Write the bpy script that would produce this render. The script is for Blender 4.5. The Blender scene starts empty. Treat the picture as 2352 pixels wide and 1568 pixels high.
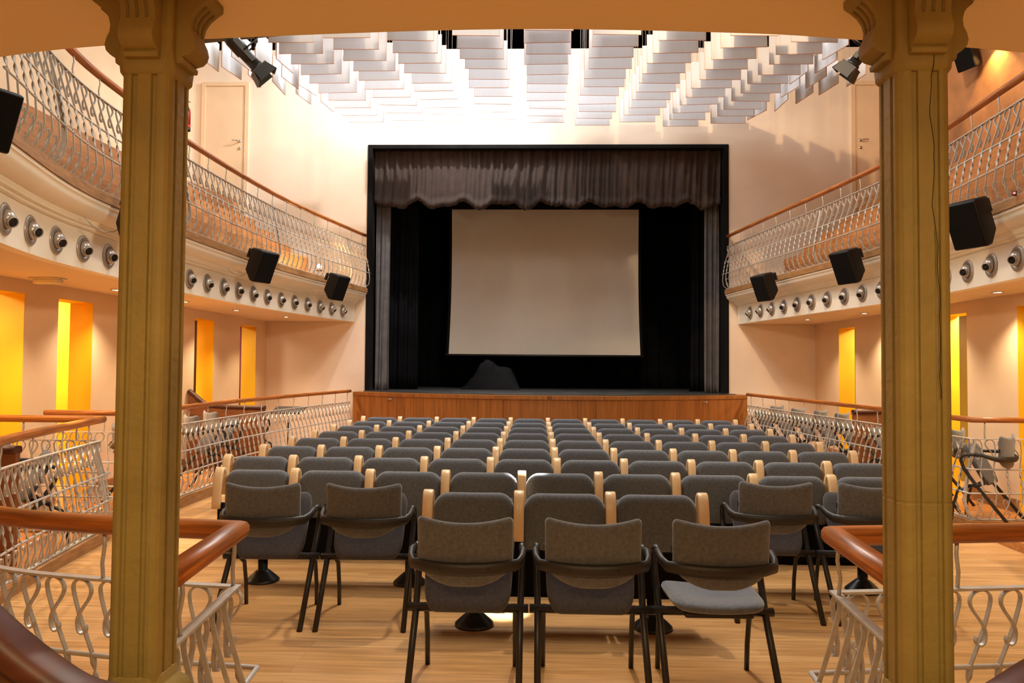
import bpy, math, random
from mathutils import Matrix, Vector
random.seed(7)
D = bpy.data
COL = bpy.context.scene.collection
sc = bpy.context.scene

# ------------------------------------------------------------------ camera
F = 1760.0
cam_d = D.cameras.new('camera'); cam = D.objects.new('camera', cam_d); COL.objects.link(cam)
cam_d.sensor_width = 36; cam_d.lens = 36 * F / 2352; cam_d.clip_start = 0.05; cam_d.clip_end = 100
fw = Vector((56 / F, -59 / F, -1)).normalized()
xr = Vector((math.cos(.0078), -math.sin(.0078), 0)); xr = (xr - fw * xr.dot(fw)).normalized()
zr = xr.cross(fw)
M = Matrix((xr, fw, zr)).to_4x4(); M.translation = Vector((0, 0, 1.63))
cam.matrix_world = M
sc.camera = cam

# ------------------------------------------------------------------ light and exposure
sc.view_settings.view_transform = 'Standard'; sc.view_settings.look = 'None'
sc.view_settings.gamma = 1; sc.view_settings.use_curve_mapping = False
sc.view_settings.exposure = 0.38
w = D.worlds.new('world'); sc.world = w; w.use_nodes = True
w.node_tree.nodes['Background'].inputs[0].default_value = (1.0, .80, .60, 1)
w.node_tree.nodes['Background'].inputs[1].default_value = .40

def lamp(name, kind, loc, energy, color=(1, 1, 1), aim=None, **kw):
    l = D.lights.new(name, kind); l.energy = energy; l.color = color
    for k, v in kw.items(): setattr(l, k, v)
    o = D.objects.new(name, l); COL.objects.link(o); o.location = loc
    if aim is not None:
        o.rotation_euler = (Vector(aim) - Vector(loc)).to_track_quat('-Z', 'Y').to_euler()
    return o
WARM = (1.0, .66, .34)
DAY = (.93, .97, 1.0)
# daylight falling through the roof lantern above the hanging panels
lamp('skylight_lantern', 'AREA', (-.9, 11.6, 8.9), 420, DAY, (-.9, 11.6, 0), shape='RECTANGLE', size=5.0, size_y=3.0)
lamp('skylight_beam', 'SPOT', (-1.3, 12.9, 8.4), 800, (1, .98, .95), (-3.0, 14.5, 5.2), spot_size=math.radians(120), spot_blend=.6, shadow_soft_size=.05)
lamp('roof_flood', 'AREA', (.2, 6.0, 8.9), 300, (1, .93, .85), (.2, 10.5, 0), size=2.6)
lamp('upper_gallery_flood_right', 'SPOT', (.8, 5.6, 8.8), 1150, WARM, (5.6, 14.5, 4.6), spot_size=math.radians(60), spot_blend=.8, shadow_soft_size=.12)
lamp('upper_gallery_flood_left', 'SPOT', (-.4, 5.6, 8.8), 300, (1, .74, .48), (-5.4, 14, 4.2), spot_size=math.radians(65), spot_blend=.8, shadow_soft_size=.12)
# ceiling lamps over the entrance under the near balcony
lamp('entrance_lamp_left', 'AREA', (-.9, .2, 2.54), 26, (1, .76, .40), (-.9, .3, 0), size=.5)
lamp('entrance_lamp_right', 'AREA', (1.0, .2, 2.54), 26, (1, .76, .40), (1.0, .3, 0), size=.5)
# added fill spots without fixtures, brightening the side balcony fronts
lamp('fascia_fill', 'SPOT', (1.2, 3.0, 3.7), 400, (1, .80, .55), (-3.9, 8.6, 2.8), spot_size=math.radians(85), spot_blend=.9, shadow_soft_size=.2)
lamp('fascia_fill', 'SPOT', (-1.0, 3.0, 3.7), 320, (1, .78, .52), (4.1, 8.8, 2.8), spot_size=math.radians(85), spot_blend=.9, shadow_soft_size=.2)
lamp('hall_front_spot', 'SPOT', (.3, 7.6, 8.6), 800, (1, .86, .66), (0, 4.4, 0), spot_size=math.radians(60), spot_blend=.6, shadow_soft_size=.12)
lamp('stage_seat_spot', 'SPOT', (1.0, 9.6, 7.6), 22000, (1, .95, .85), (-.08, 5.6, .75), spot_size=math.radians(2.3), spot_blend=.5, shadow_soft_size=.03)

# ------------------------------------------------------------------ materials
def nd(nt, t, **kw):
    n = nt.nodes.new(t)
    for k, v in kw.items(): setattr(n, k, v)
    return n
def mat(name, col, rough=.6, metal=0, var=.08, vscale=3, bump=0, bscale=40, emit=None, estr=1, stretch=(1, 1, 1), spec=None, sheen=0):
    m = D.materials.new(name); m.use_nodes = True; nt = m.node_tree
    b = nt.nodes['Principled BSDF']
    b.inputs['Roughness'].default_value = rough; b.inputs['Metallic'].default_value = metal
    if spec is not None: b.inputs['Specular IOR Level'].default_value = spec
    if sheen: b.inputs['Sheen Weight'].default_value = sheen
    tc = nd(nt, 'ShaderNodeTexCoord'); mp = nd(nt, 'ShaderNodeMapping'); mp.inputs['Scale'].default_value = stretch
    nt.links.new(tc.outputs['Object'], mp.inputs[0])
    n = nd(nt, 'ShaderNodeTexNoise'); n.inputs['Scale'].default_value = vscale; n.inputs['Detail'].default_value = 6
    nt.links.new(mp.outputs[0], n.inputs['Vector'])
    r = nd(nt, 'ShaderNodeValToRGB')
    r.color_ramp.elements[0].position = .3; r.color_ramp.elements[1].position = .7
    r.color_ramp.elements[0].color = tuple(max(0, c * (1 - var)) for c in col) + (1,)
    r.color_ramp.elements[1].color = tuple(min(1, c * (1 + var)) for c in col) + (1,)
    nt.links.new(n.outputs[0], r.inputs[0]); nt.links.new(r.outputs[0], b.inputs['Base Color'])
    if bump:
        n2 = nd(nt, 'ShaderNodeTexNoise'); n2.inputs['Scale'].default_value = bscale; n2.inputs['Detail'].default_value = 8
        nt.links.new(mp.outputs[0], n2.inputs['Vector'])
        bp = nd(nt, 'ShaderNodeBump'); bp.inputs['Strength'].default_value = bump; bp.inputs['Distance'].default_value = .01
        nt.links.new(n2.outputs[0], bp.inputs['Height']); nt.links.new(bp.outputs[0], b.inputs['Normal'])
    if emit:
        b.inputs['Emission Color'].default_value = emit + (1,); b.inputs['Emission Strength'].default_value = estr
    return m
def plank_mat(name, c1, c2, axis='X', plen=1.2, pw=.09, rough=.35, streak=60, vert=False, joint=.85):
    m = D.materials.new(name); m.use_nodes = True; nt = m.node_tree
    b = nt.nodes['Principled BSDF']; b.inputs['Roughness'].default_value = rough
    tc = nd(nt, 'ShaderNodeTexCoord'); mp = nd(nt, 'ShaderNodeMapping')
    nt.links.new(tc.outputs['Object'], mp.inputs[0])
    if vert: mp.inputs['Rotation'].default_value = (0, math.radians(90), 0)
    br = nd(nt, 'ShaderNodeTexBrick'); br.inputs['Scale'].default_value = 1
    br.inputs['Brick Width'].default_value = plen; br.inputs['Row Height'].default_value = pw; br.inputs['Mortar Size'].default_value = .0012
    br.inputs['Color1'].default_value = c1 + (1,); br.inputs['Color2'].default_value = c2 + (1,)
    br.inputs['Mortar'].default_value = tuple(c * joint * .7 for c in c2) + (1,)
    br.inputs['Bias'].default_value = 0
    nt.links.new(mp.outputs[0], br.inputs['Vector'])
    ns = nd(nt, 'ShaderNodeTexNoise'); ns.inputs['Scale'].default_value = 1; ns.inputs['Detail'].default_value = 5
    mp2 = nd(nt, 'ShaderNodeMapping'); mp2.inputs['Scale'].default_value = (2.2, streak, streak) if axis == 'X' else (streak, 2.2, streak)
    if axis == 'Z': mp2.inputs['Scale'].default_value = (streak, streak, 1.5)
    nt.links.new(tc.outputs['Object'], mp2.inputs[0]); nt.links.new(mp2.outputs[0], ns.inputs['Vector'])
    r = nd(nt, 'ShaderNodeValToRGB'); r.color_ramp.elements[0].position = .3; r.color_ramp.elements[1].position = .68
    r.color_ramp.elements[0].color = (.62, .56, .48, 1); r.color_ramp.elements[1].color = (1.12, 1.1, 1.08, 1)
    nt.links.new(ns.outputs[0], r.inputs[0])
    mx = nd(nt, 'ShaderNodeMix', data_type='RGBA', blend_type='MULTIPLY'); mx.inputs[0].default_value = .75
    nt.links.new(br.outputs['Color'], mx.inputs[6]); nt.links.new(r.outputs[0], mx.inputs[7])
    nt.links.new(mx.outputs[2], b.inputs['Base Color'])
    return m
FLOOR = plank_mat('bamboo_floor', (.74, .43, .18), (.60, .32, .115), 'X', 1.3, .095, .36, 34)
GFLOOR = plank_mat('gallery_floor', (.60, .25, .07), (.53, .21, .05), 'X', 1.6, .12, .3, 26)
BAMBOO = plank_mat('bamboo_panel', (.42, .16, .035), (.34, .12, .025), 'Z', 3.0, .08, .4, 30, vert=True)
TIER = plank_mat('tier_wood', (.50, .22, .07), (.43, .18, .055), 'Y', 1.6, .1, .5, 30)
NOSE = mat('nosing_wood', (.33, .16, .055), .55, var=.3, vscale=6, stretch=(1, 1, 8))
WOOD = mat('handrail_wood', (.36, .11, .020), .34, var=.45, vscale=5, stretch=(.7, .7, 16))
DWOOD = mat('dark_partition_wood', (.10, .036, .012), .55, var=.25, vscale=4, stretch=(1, 1, 8))
CWOOD = mat('dark_cap_wood', (.075, .018, .006), .5, var=.3, vscale=4, stretch=(1, 1, 8))
BEECH = mat('beech', (.82, .58, .33), .28, var=.1, vscale=5, stretch=(1, 1, .2))
PLAST = mat('peach_plaster', (.78, .57, .37), .75, var=.07, vscale=1.3, bump=.15, bscale=12)
PLASTW = mat('stage_wall_plaster', (.83, .69, .55), .75, var=.07, vscale=1.0, bump=.15, bscale=12)
CEILM = mat('cream_soffit', (.82, .64, .44), .8, var=.03, vscale=1)
CEILN = mat('ochre_soffit', (.90, .72, .42), .8, var=.03, vscale=1)
FASC = mat('fascia_white', (.90, .84, .72), .6, var=.04, vscale=2)
STONE = mat('rough_stone', (.48, .22, .09), .9, var=.35, vscale=1.6, bump=1.0, bscale=5)
YEL = mat('yellow_paint', (.92, .52, .012), .6, var=.05, vscale=2)
PURP = mat('purple_paint', (.30, .05, .17), .7)
BRWN = mat('brown_paint', (.16, .07, .02), .7)
GRN = mat('olive_glass', (.10, .07, .02), .3)
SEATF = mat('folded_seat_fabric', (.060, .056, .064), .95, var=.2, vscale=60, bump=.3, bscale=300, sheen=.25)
OLV = mat('olive_yellow_paint', (.34, .22, .02), .6)
GWOOD = mat('gallery_partition_wood', (.22, .075, .022), .45, var=.25, vscale=4, stretch=(1, 1, 8))
COLM = mat('ochre_column_paint', (.27, .195, .05), .62, var=.18, vscale=5, bump=.25, bscale=45)
IRON = mat('grey_iron_paint', (.52, .49, .45), .42, metal=.2, var=.1, vscale=20)
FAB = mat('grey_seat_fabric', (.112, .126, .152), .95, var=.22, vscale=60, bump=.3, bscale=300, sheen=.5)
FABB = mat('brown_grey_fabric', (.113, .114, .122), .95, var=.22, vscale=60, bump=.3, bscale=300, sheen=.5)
BLK = mat('black_metal', (.018, .017, .017), .35, var=.1)
BLKP = mat('black_plastic', (.022, .019, .017), .45, var=.1)
BLKM = mat('matte_black', (.007, .0065, .0065), .9, var=.2, spec=.12)
SPKM = mat('speaker_black', (.009, .007, .006), .55, var=.2, spec=.25)
CURT = mat('brown_velvet', (.040, .023, .016), .9, var=.2, vscale=8, sheen=.08)
LEGM = mat('grey_velvet', (.10, .088, .088), .9, var=.2, vscale=6, sheen=.1)
BACKM = mat('black_drape', (.006, .006, .007), .9, var=.3, spec=.08)
STAGEM = mat('stage_floor_black', (.035, .036, .036), .55, var=.5, vscale=3)
SCRM = mat('screen_white', (.66, .62, .55), .8, var=.02)
PANELM = mat('white_panel', (.66, .655, .67), .5, var=.05, vscale=2, stretch=(3, 3, .4))
PEDGE = mat('panel_edge', (.70, .45, .33), .6)
STEEL = mat('brushed_steel', (.55, .50, .45), .3, metal=.9)
VENTM = mat('vent_grey', (.42, .38, .34), .32, metal=.55, var=.06, vscale=10)
VHOLE = mat('vent_dark', (.012, .01, .009), .8)
RED = mat('extinguisher_red', (.55, .02, .015), .3)
WHT = mat('white_plastic', (.75, .68, .55), .4)
DOORM = mat('cream_door', (.78, .58, .38), .5, var=.03)
GLOW = mat('lamp_glow', (1, .9, .7), .5, emit=(1.0, .85, .55), estr=14)
REDL = mat('red_led', (1, .05, .05), .5, emit=(1.0, .05, .05), estr=5)
BRONZ = mat('arch_trim', (.45, .22, .07), .6)

# ------------------------------------------------------------------ helpers
class MB:
    def __init__(s): s.v = []; s.f = []; s.sm = []; s.mi = []; s.cur = 0
    def add(s, vs, fs, smooth=False):
        n = len(s.v); s.v += [tuple(p) for p in vs]
        for f in fs: s.f.append([i + n for i in f]); s.sm.append(smooth); s.mi.append(s.cur)
        return s
    def box(s, c, d, rz=0, m=None):
        x, y, z = d[0] / 2, d[1] / 2, d[2] / 2
        vs = [Vector((a * x, b * y, e * z)) for a in (-1, 1) for b in (-1, 1) for e in (-1, 1)]
        R = m if m else Matrix.Rotation(rz, 3, 'Z')
        vs = [R @ p + Vector(c) for p in vs]
        return s.add(vs, [(0, 1, 3, 2), (4, 6, 7, 5), (0, 4, 5, 1), (2, 3, 7, 6), (0, 2, 6, 4), (1, 5, 7, 3)])
    def loft(s, rings, close=True, caps=True, smooth=True):
        n = len(rings[0]); vs = [p for r in rings for p in r]; fs = []
        for i in range(len(rings) - 1):
            for j in range(n if close else n - 1):
                k = (j + 1) % n
                fs.append((i * n + j, i * n + k, (i + 1) * n + k, (i + 1) * n + j))
        s.add(vs, fs, smooth)
        if caps and close:
            s.add(rings[0], [tuple(range(n - 1, -1, -1))]); s.add(rings[-1], [tuple(range(n))])
        return s
    def tube(s, pts, r, n=8, smooth=True):
        pts = [Vector(p) for p in pts]; rings = []; up = None
        for i, p in enumerate(pts):
            a = pts[max(i - 1, 0)]; b = pts[min(i + 1, len(pts) - 1)]
            t = (b - a).normalized()
            if up is None:
                up = Vector((0, 0, 1)) if abs(t.z) < .9 else Vector((0, 1, 0))
            u = (up - t * up.dot(t)).normalized(); up = u
            v = t.cross(u); rr = r[i] if isinstance(r, (list, tuple)) else r
            rings.append([p + (u * math.cos(q) + v * math.sin(q)) * rr for q in [2 * math.pi * k / n for k in range(n)]])
        return s.loft(rings, smooth=smooth)
    def lathe(s, prof, n=24, axis='Z', c=(0, 0, 0), smooth=True):
        c = Vector(c); rings = []
        for r, h in prof:
            ring = []
            for k in range(n):
                a = 2 * math.pi * k / n
                p = Vector((r * math.cos(a), r * math.sin(a), h))
                if axis == 'Y': p = Vector((p.x, p.z, p.y))
                if axis == 'X': p = Vector((p.z, p.x, p.y))
                ring.append(p + c)
            rings.append(ring)
        return s.loft(rings, smooth=smooth)
    def prism(s, poly, z0, z1, f=None):
        f = f or (lambda x, y, z: (x, y, z))
        a = [f(x, y, z0) for x, y in poly]; b = [f(x, y, z1) for x, y in poly]
        return s.loft([a, b], smooth=False)
    def build(s, name, m, parent=None, bevel=0, loc=None):
        me = D.meshes.new(name); me.from_pydata([tuple(p) for p in s.v], [], s.f)
        for mm in (m if isinstance(m, (list, tuple)) else [m]): me.materials.append(mm)
        me.polygons.foreach_set('use_smooth', s.sm); me.polygons.foreach_set('material_index', s.mi)
        import bmesh
        bm = bmesh.new(); bm.from_mesh(me)
        bmesh.ops.remove_doubles(bm, verts=bm.verts, dist=1e-5)
        bmesh.ops.recalc_face_normals(bm, faces=bm.faces); bm.to_mesh(me); bm.free()
        o = D.objects.new(name, me); COL.objects.link(o)
        if parent: o.parent = parent
        if loc: o.location = loc
        if bevel:
            b = o.modifiers.new('bevel', 'BEVEL'); b.width = bevel; b.segments = 3; b.limit_method = 'ANGLE'
            me.polygons.foreach_set('use_smooth', [True] * len(me.polygons))
            try: me.set_sharp_from_angle(angle=math.radians(50))
            except Exception: pass
        return o
def tag(o, label=None, cat=None, group=None, kind=None):
    if label: o['label'] = label
    if cat: o['category'] = cat
    if group: o['group'] = group
    if kind: o['kind'] = kind
    return o
def thing(name, loc, label, cat, group=None, rz=0):
    o = D.objects.new(name, None); COL.objects.link(o); o.location = loc; o.rotation_euler = (0, 0, rz)
    o.empty_display_size = .1
    return tag(o, label, cat, group)
def struct(o): o['kind'] = 'structure'; return o
def copy_tree(o, parent=None, kids=None):
    c = o.copy(); COL.objects.link(c); c.parent = parent
    for ch in KIDS.get(o.name, []): copy_tree(ch, c)
    return c
KIDS = {}
def index_kids():
    KIDS.clear()
    for o in D.objects:
        if o.parent: KIDS.setdefault(o.parent.name, []).append(o)
ORD = ['first', 'second', 'third', 'fourth', 'fifth', 'sixth', 'seventh', 'eighth', 'ninth', 'tenth', 'eleventh', 'twelfth', 'thirteenth', 'fourteenth', 'fifteenth', 'sixteenth', 'seventeenth', 'eighteenth', 'nineteenth', 'twentieth',
       'twenty-first', 'twenty-second', 'twenty-third', 'twenty-fourth', 'twenty-fifth', 'twenty-sixth', 'twenty-seventh', 'twenty-eighth', 'twenty-ninth', 'thirtieth']

def catmull(P, n=10):
    P = [Vector((p[0], p[1])) for p in P]; out = []
    Q = [P[0] * 2 - P[1]] + P + [P[-1] * 2 - P[-2]]
    for i in range(1, len(Q) - 2):
        a, b, c, d = Q[i - 1:i + 3]
        for k in range(n):
            t = k / n
            out.append(.5 * ((2 * b) + (c - a) * t + (2 * a - 5 * b + 4 * c - d) * t * t + (3 * b - a - 3 * c + d) * t ** 3))
    out.append(P[-1]); return out
class Curve2:
    def __init__(s, pts):
        s.p = pts; s.l = [0]
        for a, b in zip(pts, pts[1:]): s.l.append(s.l[-1] + (b - a).length)
        s.L = s.l[-1]
    def at(s, d):
        d = max(0, min(s.L, d))
        for i in range(len(s.p) - 1):
            if d <= s.l[i + 1] + 1e-9:
                t = (d - s.l[i]) / max(1e-9, s.l[i + 1] - s.l[i])
                return s.p[i].lerp(s.p[i + 1], t), (s.p[i + 1] - s.p[i]).normalized()
        return s.p[-1], (s.p[-1] - s.p[-2]).normalized()
    def mitre(s, i, side):
        """normal towards the hall at point i, lengthened at corners"""
        a = s.p[max(i - 1, 0)]; b = s.p[i]; c = s.p[min(i + 1, len(s.p) - 1)]
        t1 = (b - a).normalized() if i > 0 else (c - b).normalized()
        t2 = (c - b).normalized() if i < len(s.p) - 1 else t1
        n1 = Vector((t1.y, -t1.x)) * side; n2 = Vector((t2.y, -t2.x)) * side
        n = (n1 + n2)
        n.normalize(); return n / max(.45, n.dot(n1))
    def offset(s, o, side):
        return [s.p[i] + s.mitre(i, side) * o for i in range(len(s.p))]
def sweep(curve, side, prof, zf, mb=None, smooth=False):
    """prof: closed list of (offset towards hall, z)."""
    mb = mb or MB(); rings = []
    for i, p in enumerate(curve.p):
        n = curve.mitre(i, side); z0 = zf(p.y)
        rings.append([(p.x + n.x * o, p.y + n.y * o, z0 + z) for o, z in prof])
    return mb.loft(rings, smooth=smooth)
def rect(o, z, w, h): return [(o - w / 2, z - h / 2), (o + w / 2, z - h / 2), (o + w / 2, z + h / 2), (o - w / 2, z + h / 2)]
def ell(o, z, w, h, n=12, p=.75):
    r = []
    for k in range(n):
        a = 2 * math.pi * (k + .5) / n; c, s_ = math.cos(a), math.sin(a)
        r.append((o + math.copysign(abs(c) ** p, c) * w / 2, z + math.copysign(abs(s_) ** p, s_) * h / 2))
    return r

# ------------------------------------------------------------------ railings
HF, HB1, HB2 = .81, .51, .275       # flat rail, upper and lower round bar above the bottom rail
def belly(z):
    pts = [(0, .02), (.08, .085), (.17, .112), (HB2, .108), (HB1, .065), (HF, 0), (1, 0)]
    for (a, u), (b, v) in zip(pts, pts[1:]):
        if z <= b:
            t = (z - a) / (b - a); t = max(0, t); return u + (v - u) * (t * t * (3 - 2 * t) if b <= HB2 else t)
    return 0
def baluster_mesh():
    T = HF - .006
    def sm(p, n=3):
        q = catmull(p, n); return [(a.x, a.y) for a in q]
    hook = [(.014, T - .166), (.017, T - .180), (.011, T - .194), (-.002, T - .198), (-.015, T - .188), (-.020, T - .165), (-.016, T - .138), (.004, T - .106), (.027, T - .076), (.040, T - .05), (.038, T - .024), (.022, T - .006), (0, T), (-.022, T - .006), (-.038, T - .024), (-.041, T - .05), (-.038, T - .09), (-.030, T - .15), (-.016, T - .22), (0, HB1)]
    low = [(0, HB2), (.003, .23), (.010, .18), (.022, .13), (.034, .085), (.037, .05), (.028, .018), (.008, .004), (-.014, .008), (-.03, .03), (-.033, .058), (-.022, .09), (-.002, .122), (.016, .155), (.020, .182), (.010, .202), (-.006, .203), (-.016, .19), (-.016, .176)]
    def strap(path, w_, t_, tw=None, f=None):
        mb_r = []
        for i, (x, z) in enumerate(path):
            a = path[max(i - 1, 0)]; b = path[min(i + 1, len(path) - 1)]
            t = Vector((b[0] - a[0], 0, b[1] - a[1])).normalized()
            wv = Vector((0, 1, 0)); nv = t.cross(wv)
            if tw is not None:
                q = tw * i / (len(path) - 1); wv, nv = wv * math.cos(q) + nv * math.sin(q), nv * math.cos(q) - wv * math.sin(q)
            c = Vector((x, (f or belly)(z) if not callable(f) else f(i / (len(path) - 1), z), z))
            mb_r.append([c + wv * (w_ / 2 * i_) + nv * (t_ / 2 * j_) for i_, j_ in ((-1, -1), (1, -1), (1, 1), (-1, 1))])
        return mb_r
    mb = MB()
    mb.loft(strap(sm(hook), .016, .0058, f=lambda u, z: belly(z) * (.25 if u < .45 else min(1, .25 + (u - .45) * 4))), smooth=False)
    mb.loft(strap([(0, HB1 + (HB2 - HB1) * k / 20) for k in range(21)], .022, .0065, tw=math.pi * 3), smooth=True)
    mb.loft(strap(sm(low), .012, .0058, f=lambda u, z: belly(z) if u < .4 else (belly(z) * max(.35, 1 - (u - .4) * 3))), smooth=False)
    return mb
bal0 = baluster_mesh().build('baluster', IRON); BALM = bal0.data; D.objects.remove(bal0)
def simple_mesh(mb, m, nm):
    o = mb.build(nm, m); me = o.data; D.objects.remove(o); return me
SUPM = simple_mesh(MB().tube([(0, 0, HF), (0, -.006, HF + .06), (0, .004, HF + .12), (0, 0, HF + .17)], .007, 6), IRON, 'handrail_support')
pm = MB(); ring = []
for k in range(15):
    z = HF * k / 14; ring.append([(a * .015, belly(z) - .02 + b * .011, z) for a, b in ((-1, -1), (1, -1), (1, 1), (-1, 1))])
pm.loft(ring, smooth=False); pm.box((0, .01, .0), (.05, .05, .012))
POSTM = simple_mesh(pm, IRON, 'post')
def railing(name, curve, side, zf, label, group, sp=.115, posts=2.6, post0=.9, hw=.066, hh=.058, cat='railing', start=.05, end=.05, xs=1.0):
    p0 = curve.p[0]
    root = thing(name, (p0.x, p0.y, zf(p0.y)), label, cat, group)
    inv = Vector((-p0.x, -p0.y, -zf(p0.y)))
    def part(nm, prof, m, smooth=False, lab=None):
        o = sweep(curve, side, prof, zf, smooth=smooth).build(nm, m, root); o.location = inv
        if lab: o['label'] = lab
        return o
    part('handrail', ell(0, HF + .195, hw, hh), WOOD, True, 'varnished brown wooden handrail')
    part('flat_rail', rect(0, HF, .032, .009), IRON)
    part('round_bar', ell(belly(HB1), HB1, .018, .018, 8, 1), IRON, True)
    part('round_bar', ell(belly(HB2), HB2, .018, .018, 8, 1), IRON, True)
    part('bottom_rail', rect(.02, .0, .034, .01), IRON)
    def place(nm, me, d):
        p, t = curve.at(d); o = D.objects.new(nm, me); COL.objects.link(o); o.parent = root
        nx = Vector((t.y, -t.x)) * side
        if t.x * side + t.y < 0: t = -t
        m = Matrix(((t.x, nx.x, 0), (t.y, nx.y, 0), (0, 0, 1)))
        if nm == 'baluster': m = m @ Matrix.Diagonal((xs, 1, 1))
        mm = m.to_4x4(); mm.translation = Vector((p.x, p.y, zf(p.y))) + inv; o.matrix_local = mm
        return o
    n = int((curve.L - start - end) / sp)
    idx = 0
    for k in range(n + 1):
        d = start + k * (curve.L - start - end) / max(1, n)
        if idx < 100: place('baluster', BALM, d); idx += 1
    d = .12
    while d < curve.L - .05: place('handrail_support', SUPM, d); d += .5
    d = post0
    while d < curve.L - .5: place('post', POSTM, d); d += posts
    return root
LU = Curve2(catmull([(-3.3, 4.4), (-3.72, 5.9), (-3.85, 7.0), (-3.93, 8.4), (-3.88, 10.5), (-3.72, 12.1), (-3.3, 14.55)]))
RU = Curve2(catmull([(3.6, 4.4), (4.02, 5.9), (4.16, 7.2), (4.24, 8.8), (4.1, 10.5), (3.88, 12.2), (3.6, 14.55)]))
ZUP = 3.125
railing('balcony_railing', LU, 1, lambda y: ZUP, 'curved upper balcony railing of scrolled iron on the left side of the hall', 'upper balcony railings', posts=2.75, post0=1.2, sp=.16, xs=1.35)
railing('balcony_railing', RU, -1, lambda y: ZUP, 'curved upper balcony railing of scrolled iron on the right side of the hall', 'upper balcony railings', posts=2.75, post0=1.2, sp=.16, xs=1.35)
def zlow(y):
    P = [(0, .03), (2.6, .045), (7, .115), (14.4, .165)]
    for (a, u), (b, v) in zip(P, P[1:]):
        if y <= b: return u + (v - u) * (y - a) / (b - a)
    return .165
V2 = lambda *a: [Vector(p) for p in a]
LN = Curve2(V2((-1.0, 2.06)) + catmull([(-1.045, 2.67), (-1.6, 2.74), (-2.1, 2.89), (-2.75, 3.3), (-3.35, 4.2), (-3.72, 5.3), (-4.0, 6.95)]) + V2((-5.15, 6.95)))
RN = Curve2(V2((1.0, 2.06)) + catmull([(1.04, 2.72), (1.45, 2.78), (2.0, 2.90), (2.85, 3.4), (3.6, 4.3), (4.05, 5.5), (4.42, 6.75)]) + V2((5.2, 6.75)))
LF = Curve2(V2((-5.05, 7.75)) + catmull([(-4.12, 7.75), (-4.1, 8.6), (-4.06, 9.9), (-3.85, 11.6), (-3.42, 14.0)]))
RF = Curve2(V2((5.2, 8.0)) + catmull([(4.46, 8.0), (4.40, 9.0), (4.28, 10.3), (4.08, 11.9), (3.82, 14.0)]))
railing('floor_railing', LN, 1, zlow, 'near scrolled railing behind the left pillar, turning back to the left gallery', 'railings round the hall floor', hw=.075, hh=.066, posts=3.1, post0=3.2)
railing('floor_railing', RN, -1, zlow, 'near scrolled railing behind the right pillar, running out of frame', 'railings round the hall floor', hw=.075, hh=.066, posts=3.1, post0=3.2)
railing('floor_railing', LF, 1, zlow, 'far scrolled railing beside the left gallery, ending at the stage', 'railings round the hall floor', posts=3.1, post0=.93, sp=.13, xs=1.12)
railing('floor_railing', RF, -1, zlow, 'far scrolled railing beside the right gallery, ending at the stage', 'railings round the hall floor', posts=3.1, post0=.74, sp=.13, xs=1.12)

# ------------------------------------------------------------------ room shell
def strip(ca, cb, za, zb, mb=None):
    mb = mb or MB(); n = min(len(ca), len(cb))
    mb.loft([[(ca[i][0], ca[i][1], za), (cb[i][0], cb[i][1], zb)] for i in range(n)], close=False, caps=False, smooth=False)
    return mb
XL, XR = -5.2, 5.25           # lower side walls
UL, UR = -6.74, 7.0            # upper side walls
YS = 14.6                     # stage wall
struct(MB().box((0, 8, -.05), (16, 24, .1)).build('floor', FLOOR))
# raised gallery floors with their wooden kerbs
for side, near, far, xw in ((1, LN, LF, XL), (-1, RN, RF, XR)):
    pts = []
    for c, rev in ((near, 0), (far, 0)):
        seg = [p for p in c.p]
        if c is near: seg = [p for p in seg if p.y > 2.6]
        seg = [p for p in seg if abs(p.x) < 5.0]
        for a in seg: pts.append((a, c))
    ni = [p for p, c in pts if c is near]; fi = [p for p, c in pts if c is far]
    mb = MB()
    sg = -1 if side == 1 else 1
    poly = [(p.x - sg * .06, p.y) for p in ni if p.y > 3.2] + [(p.x - sg * .06, p.y) for p in fi] 
    poly = poly + [(poly[-1][0], YS), (xw, YS), (xw, poly[0][1])]
    mb.prism(poly, 0, .085)
    struct(mb.build('floor', GFLOOR))
    for c, nm in ((near, 'near'), (far, 'far')):
        k = Curve2([p for p in c.p])
        mb = MB(); rings = []
        for i, p in enumerate(k.p):
            n = k.mitre(i, side); zt = zlow(p.y) - .008
            rings.append([(p.x + n.x * o, p.y + n.y * o, z) for o, z in ((-.05, 0), (.075, 0), (.075, zt), (-.05, zt))])
        mb.loft(rings, smooth=False); o = mb.build('trim_1', NOSE); struct(o)
# side walls with tall openings
def wall_x(name, x, y0, y1, z0, z1, t, openings, m, mj, top):
    """wall in the plane x; openings = [(ya, yb)] from floor to top"""
    s = 1 if x > 0 else -1
    mb = MB(); ys = y0
    for a, b in openings:
        mb.box((x + s * t / 2, (ys + a) / 2, (z0 + z1) / 2), (t, a - ys, z1 - z0))
        mb.box((x + s * t / 2, (a + b) / 2, (top + z1) / 2), (t, b - a, z1 - top)); ys = b
    mb.box((x + s * t / 2, (ys + y1) / 2, (z0 + z1) / 2), (t, y1 - ys, z1 - z0))
    struct(mb.build(name, m))
    for i, (a, b) in enumerate(openings):
        j = MB(); e = .004
        j.box((x + s * t / 2 + s * .003, a + e / 2, (z0 + top) / 2), (t, e, top - z0)); j.box((x + s * t / 2 + s * .003, b - e / 2, (z0 + top) / 2), (t, e, top - z0))
        j.box((x + s * t / 2 + s * .003, (a + b) / 2, top - e / 2), (t, b - a - 2 * e, e))
        struct(j.build('window_%d' % (i + 1), mj))
OL = [(5.2, 5.9), (6.55, 7.61), (8.16, 8.81), (9.8, 10.45), (11.49, 12.18), (13.28, 14.05)]
OR = [(5.3, 6.0), (7.6, 8.54), (8.98 + .0, 9.72), (11.1, 11.75), (12.8, 13.49)]
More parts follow.
